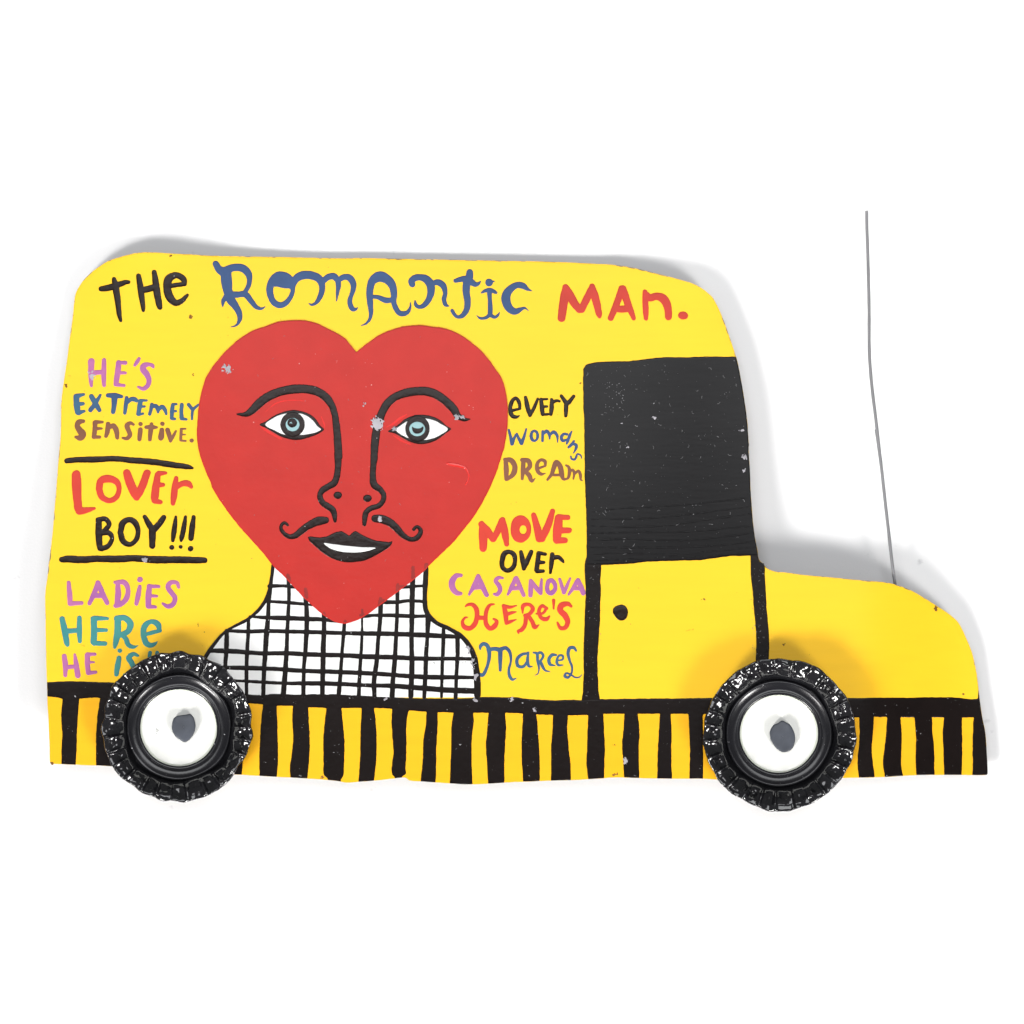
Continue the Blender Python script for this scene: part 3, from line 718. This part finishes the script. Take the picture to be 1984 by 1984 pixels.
word('purple painted word LADIES', 'purple', [Strokes('E', '''205,1115,28 210,1180,36 215,1260,36; 215,1272,34 302,1270,26; 425,1118,32 395,1200,36 360,1272,28; 425,1118,36 460,1200,38 492,1268,32; 390,1215,34 460,1212,34;
572,1115,30 575,1200,42 566,1285,36; 552,1114,22 620,1115,36 648,1160,34 640,1230,38 600,1275,36 556,1290,30; 738,1093,38; 738,1145,24 725,1210,36 712,1272,30; 808,1145,36 803,1220,42 800,1290,38; 815,1143,28 880,1145,22; 810,1215,26 865,1218,20; 800,1295,32 855,1299,22;
1028,1152,22 1015,1118,28 970,1116,34 948,1148,36 973,1190,36 1001,1230,34 988,1275,34 950,1295,32 910,1274,20''')], relief=0.4)
word('teal painted word HERE', 'teal', [Strokes('E', '''155,1386,38 175,1470,44 190,1560,40 196,1580,32; 285,1380,34 285,1470,38 288,1555,28; 190,1480,38 280,1472,30; 392,1390,46 395,1470,44 392,1560,44; 400,1383,38 496,1384,24; 400,1472,34 485,1472,26; 395,1570,36 480,1573,30;
572,1388,44 572,1480,48 558,1560,40 550,1600,22; 565,1385,42 622,1380,40 666,1420,46 650,1480,40 590,1510,34; 605,1510,28 635,1540,34 650,1580,34 685,1598,26 724,1588,8;
785,1502,24 830,1490,28 888,1475,26; 885,1470,28 870,1425,44 820,1408,32 775,1440,42 765,1500,40 780,1560,42 812,1585,38 850,1575,24 868,1558,8''')], relief=0.4)
word('purple painted word HE partly above the rail', 'purple', [Strokes('E', '''172,1666,34 180,1730,38 180,1812,26; 250,1655,20 262,1730,36 274,1812,38; 180,1752,30 270,1740,28; 345,1660,38 345,1720,36 352,1790,34; 345,1652,28 402,1652,22; 350,1712,24 395,1712,14; 355,1792,28 408,1786,22''')], relief=0.4)
word('teal painted word IS half hidden by the rear wheel', 'teal', [Strokes('E', '''587,1625,32; 582,1680,32 572,1740,40 562,1802,32; 722,1662,20 690,1650,30 655,1680,40 678,1720,38 690,1760,32 665,1800,28 620,1805,18; 815,1640,28 806,1700,26; 868,1640,26 856,1700,24''')], relief=0.4)
word('black painted word EVERY', 'black_text', [Strokes('C', '''1120,1376,20 1186,1360,18; 1188,1358,20 1180,1308,26 1155,1281,24 1125,1312,28 1115,1370,28 1130,1413,30 1162,1422,22 1182,1412,10; 1230,1275,24 1243,1340,34 1262,1410,24; 1322,1284,16 1295,1350,26 1265,1408,22;
1345,1290,24 1352,1350,32 1358,1400,28; 1350,1290,18 1392,1288,16; 1355,1345,18 1390,1343,16; 1360,1404,20 1400,1401,16; 1425,1292,22 1425,1350,32 1420,1402,24; 1430,1315,24 1460,1300,22 1484,1304,18;
1497,1264,24 1530,1312,30; 1590,1266,24 1558,1308,30 1535,1328,30; 1535,1320,32 1532,1370,30 1530,1412,24''')], relief=0.7, wob=0.3)
word('blue painted word WOMANS sliding downhill', 'blue', [Strokes('C', '1105,1520,18 1118,1570,22 1128,1622,26; 1130,1622,24 1145,1580,20 1164,1545,14; 1164,1545,14 1180,1585,22 1198,1618,26; 1200,1618,26 1220,1565,20 1235,1512,12; 1270,1565,24 1278,1535,18 1300,1526,18 1318,1545,20 1318,1580,18 1300,1600,16 1280,1592,22 1270,1565,24; 1358,1530,20 1357,1600,18; 1360,1548,20 1388,1528,24 1408,1555,20 1410,1585,12; 1412,1556,18 1440,1534,24 1465,1558,22 1470,1612,8; 1540,1552,18 1515,1550,20 1498,1572,22 1508,1600,20 1535,1592,16; 1575,1530,12 1558,1565,22 1545,1605,20 1538,1622,12; 1592,1602,16 1575,1628,22 1552,1648,18; 1580,1622,18 1608,1632,24 1606,1660,20 1590,1690,10'),
    Strokes('G', '1650,186,8 1642,162,12 1618,154,14 1610,172,15 1598,193,16 1574,190,15 1568,170,10')], relief=0.35, wob=0.2, step=0.7)
word('brown painted word DREAM', 'brown', [Strokes('G', '''1080,195,28 1085,270,36 1085,342,26; 1075,195,26 1120,200,36 1150,248,36 1138,302,36 1095,342,22; 1215,200,30 1210,270,32 1205,340,20; 1205,198,30 1250,205,34 1262,245,32 1230,282,28; 1228,285,28 1258,315,34 1275,355,24 1302,335,6;
1330,260,18 1378,242,16; 1378,240,18 1374,208,26 1345,198,22 1318,225,26 1318,275,28 1345,304,24 1378,298,6; 1394,346,18 1425,305,26 1442,255,32 1460,216,36 1488,245,36 1500,300,36 1512,340,22 1530,336,8; 1430,312,18 1490,310,20;
1532,238,14 1552,250,22 1558,290,24 1548,332,18 1518,350,8; 1560,288,16 1582,272,18 1594,295,20 1588,340,12; 1600,300,16 1625,280,20 1640,308,22 1642,345,14 1656,352,6''')], relief=0.4, wob=0.25, step=0.7)
word('red painted word MOVE', 'orange_red', [Strokes('G', '''902,672,36 912,760,60 912,860,52; 900,680,46 945,730,52 985,790,44; 990,790,42 1025,720,46 1050,652,40; 1058,645,38 1075,740,52 1088,828,34; 1290,610,36 1315,700,50 1335,785,56; 1432,582,36 1398,690,50 1352,785,52; 1478,632,54 1470,720,66 1462,798,52; 1490,626,42 1546,628,36; 1490,725,46 1557,725,38; 1470,800,46 1526,800,40'''),
    poly('G', '1118,715 1128,660 1155,625 1195,612 1235,628 1262,665 1272,720 1258,775 1225,808 1190,818 1150,805 1125,768')], cut=[ellipse('G', 1211, 720, 26, 32)], relief=0.55)
word('black painted word OVER', 'black_text', [Strokes('G', '''1052,960,34 1070,902,38 1105,886,32 1143,908,34 1150,960,30 1130,1010,34 1090,1026,32 1058,1002,34 1052,960,34; 1195,886,26 1208,950,36 1215,1012,26; 1272,886,30 1245,950,36 1218,1012,26;
1328,897,32 1320,960,34 1312,1022,34; 1330,895,28 1378,903,24; 1325,965,28 1365,965,24; 1315,1032,28 1362,1030,24; 1430,905,32 1425,960,34 1416,1044,18; 1432,932,34 1475,926,30 1505,952,24 1516,966,10''')], relief=0.9, wob=0.3)
word('purple painted word in capitals between OVER and HERES', 'purple', [Strokes('G', '''745,1062,26 710,1066,36 680,1110,44 685,1160,42 715,1193,36 746,1198,24; 875,1066,28 850,1130,36 808,1205,18; 875,1072,34 905,1140,38 938,1208,32; 850,1152,34 900,1147,36; 1060,1082,16 1028,1080,26 1005,1102,28 1028,1135,32 1040,1170,30 1020,1203,28 996,1202,18;
1155,1082,28 1130,1140,32 1098,1204,18; 1160,1082,32 1190,1150,32 1216,1210,26; 1130,1160,28 1185,1155,30; 1268,1102,26 1268,1160,34 1266,1212,30; 1270,1104,30 1305,1150,32 1338,1192,28; 1350,1090,14 1345,1140,24 1342,1195,28; 1390,1150,30 1402,1108,32 1425,1100,32 1450,1130,30 1450,1165,30 1425,1194,32 1398,1185,30 1390,1150,30;
1485,1090,20 1500,1140,26 1515,1192,24; 1564,1084,16 1540,1140,24 1518,1192,24; 1620,1098,28 1590,1150,28 1552,1206,16; 1622,1098,32 1645,1150,38 1662,1195,34; 1595,1160,24 1640,1160,28''')], relief=0.4, wob=0.3)
word("red painted word HERE'S with a curled H", 'orange_red', [Strokes('G', '''778,1296,8 798,1282,20 830,1280,28 860,1312,34 866,1370,34 850,1425,34 815,1458,34 772,1448,34 757,1410,22 775,1380,16 796,1376,8; 996,1278,10 962,1285,22 936,1330,28 930,1390,30 937,1432,34 965,1460,32 1000,1440,36 1014,1405,24 988,1388,14; 870,1378,34 930,1380,30;
1066,1290,26 1080,1350,36 1085,1420,24; 1065,1290,28 1110,1300,24 1162,1288,8; 1085,1355,28 1125,1342,22 1160,1335,8; 1085,1420,26 1125,1405,22 1162,1392,6; 1208,1345,10 1212,1290,30 1255,1280,24 1284,1310,30 1262,1348,28 1225,1362,24; 1232,1362,28 1226,1430,30 1200,1470,28 1175,1480,20 1178,1498,8; 1250,1362,26 1280,1410,30 1300,1450,30 1330,1432,8;
1310,1350,14 1360,1345,20 1388,1305,18; 1388,1310,22 1355,1290,24 1330,1325,26 1345,1378,28 1385,1390,30 1408,1368,14; 1440,1248,22 1440,1312,14; 1570,1292,22 1545,1275,32 1500,1287,44 1488,1322,42 1525,1362,44 1545,1410,36 1528,1452,32 1492,1456,26 1468,1414,14''')], relief=0.5, wob=0.3)
word('small blue signature-like word in curled script near the door', 'blue_teal', [Strokes('G', '''890,1615,12 892,1592,24 915,1574,26 940,1585,28 955,1620,30 957,1680,26 940,1750,22 912,1805,26 888,1805,26 872,1780,12; 950,1618,26 1000,1612,28 1042,1622,34; 1040,1620,34 1040,1700,28 1040,1772,20; 1045,1615,30 1080,1605,26 1110,1635,24 1120,1700,16 1106,1760,18 1108,1808,22 1130,1842,20 1160,1832,6;
1245,1645,16 1200,1655,22 1167,1690,24 1172,1738,24 1210,1746,20 1245,1705,18; 1250,1640,16 1245,1700,22 1255,1742,18 1280,1744,8; 1288,1640,12 1315,1648,20 1320,1700,20 1330,1755,14 1322,1798,8 1300,1810,4; 1315,1648,16 1345,1640,20 1362,1665,18 1340,1702,16 1322,1708,12; 1340,1705,20 1360,1750,22 1380,1775,14 1412,1782,5;
1458,1658,16 1428,1658,24 1405,1690,24 1413,1728,22 1452,1738,6; 1470,1700,12 1508,1690,14 1508,1665,16 1482,1662,16 1464,1700,20 1474,1733,18 1512,1733,6; 1607,1625,16 1592,1604,22 1562,1605,24 1548,1645,22 1560,1700,18 1578,1750,16 1572,1798,14 1548,1826,18 1524,1816,20 1534,1794,14 1565,1804,14 1600,1825,12 1630,1825,10 1652,1804,4''')], relief=0.4, wob=0.2, step=0.7)

TW[0] = 1.0
# ---- bottle cap wheels
def revolve(cx, cy, zb, rows, n, mat, cap_in=False, flat=False):
    """rows: list of (r(theta) array, z(theta) array) from the centre outwards; photo px at its own height"""
    th = np.linspace(0, 2 * math.pi, n, endpoint=False)
    V = []
    for r, z in rows:
        r = np.broadcast_to(r, th.shape); z = np.broadcast_to(z, th.shape)
        qx = cx + r * np.cos(th); qy = cy - r * np.sin(th)
        V.append(to_world(qx, qy, (zb if flat else warp(qx, qy) + 0.6) + z))
    V = np.vstack(V)
    F = []
    for k in range(len(rows) - 1):
        for i in range(n):
            a = k * n + i; b = k * n + (i + 1) % n
            F.append([a, a + n, b + n, b])
    if cap_in: F.append([i for i in range(n)])
    return (V, F, mat)

def wnoise(th, seed, harmonics, amp=1.0):
    r = np.random.RandomState(seed)
    out = np.zeros_like(th)
    for h in harmonics:
        out += r.uniform(0.4, 1) * np.sin(h * th + r.uniform(0, 6.28)) / math.sqrt(len(harmonics))
    return out * amp

def wheel(cx, cy, dcx, dcy, R, r_disc, nail_pts, seed, label, dent):
    n = 504
    th = np.linspace(0, 2 * math.pi, n, endpoint=False)
    zb = float(warp(cx, cy)) + 0.5
    w = bpy.data.objects.new('wheel', None); w.empty_display_size = 0.01
    col.objects.link(w); w.parent = van; w['label'] = label
    gx = np.array([dcx - cx, -(dcy - cy)])              # the liner sits a little off the cap's centre
    off = gx[0] * np.cos(th) + gx[1] * np.sin(th)
    ph = th + wnoise(th, seed, [2, 3, 5, 7], 0.05)
    cr = NF * ph / (2 * math.pi)
    k_ = np.floor(cr).astype(int) % NF
    fr = cr - np.floor(cr) - 0.5                            # -0.5 .. 0.5 across one flute
    rs = np.random.RandomState(seed + 2)
    fa = rs.uniform(0.55, 1.35, NF)                         # every flute is crimped differently
    ft = rs.uniform(-1, 1, NF); fz = rs.uniform(-1, 1, NF)
    def per(v):                                             # smooth per-flute values, continuous at the creases
        w_ = 0.5 + 0.5 * np.cos(2 * math.pi * fr)
        nb = np.where(fr < 0, v[(k_ - 1) % NF], v[(k_ + 1) % NF])
        u = np.clip((np.abs(fr) - 0.3) / 0.2, 0, 1) * 0.5
        return v[k_] * (1 - u) + nb * u
    edge_d = 0.5 - np.abs(fr)                               # distance to the nearest crease
    crease = np.exp(-(edge_d / 0.10) ** 2)                  # narrow inward folds
    pocket = np.cos(math.pi * fr) ** 2                      # rounded pockets between them
    poly_w = wnoise(th, seed + 1, [3, 5, 6, 7], dent)       # bent, almost polygonal seat of the skirt
    def crumple(k, amp):
        return wnoise(th, seed + 10 + k, [6, 9, 13, 17, 24], amp)
    base_r = [102, 104, 106.5, 109.5, 113, 117, 121, 125, 129, 133, 136.5, 140, 143, 145.2, 146.5]
    base_z = [3,   7,   12,   18,   23,  27.5, 31, 34, 36.5, 38.5, 40, 41, 41.6, 41.6, 40.4]
    amps =   [0,   .05, .12,  .25,  .45, .65, .85, 1, 1, 1, .95, .85, .75, .6, .5]
    rimw = wnoise(th, seed + 9, [4, 5, 7, 9, 11, 19, 23], 1.7 if seed != 31 else 2.6)
    rows = []
    tt = np.linspace(0, 14, 36)
    ri = np.interp(tt, range(15), base_r); zi = np.interp(tt, range(15), base_z); ai = np.interp(tt, range(15), amps)
    for r, z, a in zip(ri, zi, ai):
        f = (r - 102) / 44.5
        mid = math.exp(-((f - 0.55) / 0.22) ** 2)
        rr = r * R / 146.5 + off * (1 - f) + poly_w * (1 - f) * (f > 0.02) - a * per(fa) * (2.4 * crease * (0.5 + 0.5 * mid)) + crumple(0, 0.6) * a + rimw * f
        zz = (z - a * per(fa) * pocket * (2.6 * mid + 1.2) + a * crease * 4.0 + a * per(ft) * fr * 7.0 * (1 - crease)
              + per(fz) * 2.2 * a + crumple(int(f * 4), 1.5) * a + wnoise(th, seed + 4, [1, 2], 1.5) * f)
        qx = (R * f + 60 * (1 - f)) * np.cos(th) * 1.0; qy = r * np.sin(th)
        qx = r * np.cos(th)
        zz = zz + a * (6.0 * vnoise(qx + 500, qy + 500, 13, seed) + 1.6 * vnoise(qx + 500, qy + 500, 6, seed + 2) + 5.0 * vnoise(qx + 500, qy + 500, 24, seed + 4))
        rows.append((rr, zz))
    rim = rows[-1]
    rows.append((rim[0] + 0.5, rim[1] - 4)); rows.append((rim[0] - 2, rim[1] - 14)); rows.append((rim[0] - 14, 10)); rows.append((120, 0.3)); rows.append((40, 0.3))
    make('cap_rim', [revolve(cx, cy, zb, rows, n, M['cap'])], w)
    # moulded ring inside the cap
    q = r_disc
    gr = [(q - 4, 1.0), (q - 1.5, 5.0), (q + 0.5, 7.6), (q + 3, 8.6), (q + 5.5, 8.2), (q + 7, 7.2), (q + 11, 7.4), (q + 16, 8.8), (q + 20, 10.8), (q + 22.5, 12.2), (q + 24.5, 12.4), (q + 26.5, 10.0), (q + 28.5, 3.0)]
    inner = wnoise(th, seed + 7, [2, 3, 4, 9], 0.7)
    make('seal_ring', [revolve(dcx, dcy, zb, [(r + inner * (1.0 if r < q + 8 else 0.5) + (poly_w * 0.25 if r > q + 20 else 0), z + 0.4 * inner) for r, z in gr], n, M['gasket'])], w)
    # white liner disc with its slightly translucent looking edge
    dr = [(0.01, 4.2), (q * .4, 4.1), (q * .8, 3.9), (q - 4, 3.8)]
    dm = revolve(dcx, dcy, zb, dr, 96, M['disc'], cap_in=False)
    rm = revolve(dcx, dcy, zb, [(q - 4, 3.8), (q - 2.6, 4.6), (q - 1.2, 5.6), (q - 0.2, 5.0)], 96, M['liner_rim'])
    make('hub_disc', [dm, rm, chip_at(dcx - 42, dcy + 4, 7, 8, zb + 5.0, seed)] if seed == 31 else [dm, rm], w)
    # cut nail head in the middle, its shank running through the sheet down to the paper
    P = catmull(np.array(nail_pts), 2.0, True)[:, :2]
    c = P.mean(0)
    V = []; F = []
    prof = [(1.0, 3.0), (1.0, 13.0), (0.97, 14.6), (0.90, 15.4), (0.5, 15.8), (0.02, 15.9)]
    m = len(P)
    for s, z in prof:
        pp = c + (P - c) * s
        zz = z + (0.5 * vnoise(pp[:, 0], pp[:, 1], 7, seed) if z > 13 else 0)
        V.append(to_world(pp[:, 0], pp[:, 1], warp(pp[:, 0], pp[:, 1]) + 0.6 + zz + np.zeros(m)))
    V = np.vstack(V)
    area2 = np.sum(P[:, 0] * np.roll(P[:, 1], -1) - np.roll(P[:, 0], -1) * P[:, 1])
    for k in range(len(prof) - 1):
        for i in range(m):
            a = k * m + i; b = k * m + (i + 1) % m
            F.append([a, b, b + m, a + m] if area2 < 0 else [a, a + m, b + m, b])
    th2 = np.linspace(0, 2 * math.pi, 24, endpoint=False)
    sh = revolve(c[0], c[1], 0, [(9, zb + 3), (9, zb * 0.5), (9, 0.5), (0.01, 0.4)], 24, M['nail'], flat=True)
    make('axle_nail', [(V, F, M['nail']), sh], w)
    return w

NF = 27                # crimps round a cap
def chip_at(x, y, rx, ry, z, seed):
    r = np.random.RandomState(seed)
    V = []; F = []
    for k in range(14):
        a = r.uniform(0, 6.28); d = r.uniform(0, 1)
        px = x + rx * d * math.cos(a); py = y + ry * d * math.sin(a); s = r.uniform(0.3, 1.0)
        q = [(px + s * math.cos(t), py - s * math.sin(t)) for t in (0, 1.3, 2.4, 3.9, 5.1)]
        n0 = len(V)
        for u, v in q: V.append(to_world(u, v, z))
        F.append([n0 + i for i in range(5)])
    return (np.array(V), F, M['nail'])

nl = pts('I', '1040,950 1080,945 1115,940 1140,965 1152,1000 1153,1050 1130,1108 1100,1140 1072,1152 1040,1135 1005,1110 980,1060 978,1020 990,975 1015,955')
nr = pts('L', '290,1182 325,1198 352,1215 375,1255 388,1300 385,1350 360,1400 305,1420 255,1398 215,1345 200,1300 202,1255 228,1215 262,1200')
wheel(342.8, 1408.0, 346.3, 1410.0, 145.0, 75.5, nl, 31, 'rear bottle cap wheel with a bent rim', 5.5)
wheel(1510.6, 1423.0, 1509.2, 1421.5, 147.5, 76.5, nr, 52, 'front bottle cap wheel under the door', 2.4)

# ---- wire aerial tucked behind the bonnet
ap = np.vstack([pts('T', '1079,108 1080,220 1086,400 1092,620 1097,850 1097,1050 1100,1200 1110,1340 1124,1480 1145,1650 1176,1925'),
                pts('U', '1150,200 1185,450 1215,720 1240,940 1268,1190 1291,1360 1297,1410')])
ap = catmull(ap, 6)
def aerial():
    n = 12
    V = []; F = []
    L = np.concatenate([[0], np.cumsum(np.hypot(*np.diff(ap[:, :2], axis=0).T))])
    t = L / L[-1]
    foot = float(warp(ap[-1, 0], ap[-1, 1])) - 13             # held under the sheet
    hgt = 105 + (foot - 105) * np.clip(t, 0, 1) ** 1.3
    hgt = np.where(ap[:, 1] > 1105, np.minimum(hgt, warp(ap[:, 0], ap[:, 1]) - 12), hgt)
    tang = np.gradient(ap[:, :2], axis=0)
    tang /= np.hypot(tang[:, 0], tang[:, 1])[:, None]
    nor = np.stack([-tang[:, 1], tang[:, 0]], -1)
    for i in range(len(ap)):
        for k in range(n):
            a = 2 * math.pi * k / n
            r = 3.15 + 0.08 * math.sin(i * 0.7)
            p = ap[i, :2] + nor[i] * r * math.cos(a)
            V.append(to_world(p[0], p[1], hgt[i] + r * math.sin(a)))
    for i in range(len(ap) - 1):
        for k in range(n):
            a = i * n + k; b = i * n + (k + 1) % n
            F.append([a, b, b + n, a + n])
    F.append(list(range(n))); F.append([(len(ap) - 1) * n + k for k in range(n)][::-1])
    make('aerial', [(np.array(V), F, M['wire'])], van, 'thin grey bent wire aerial')
aerial()
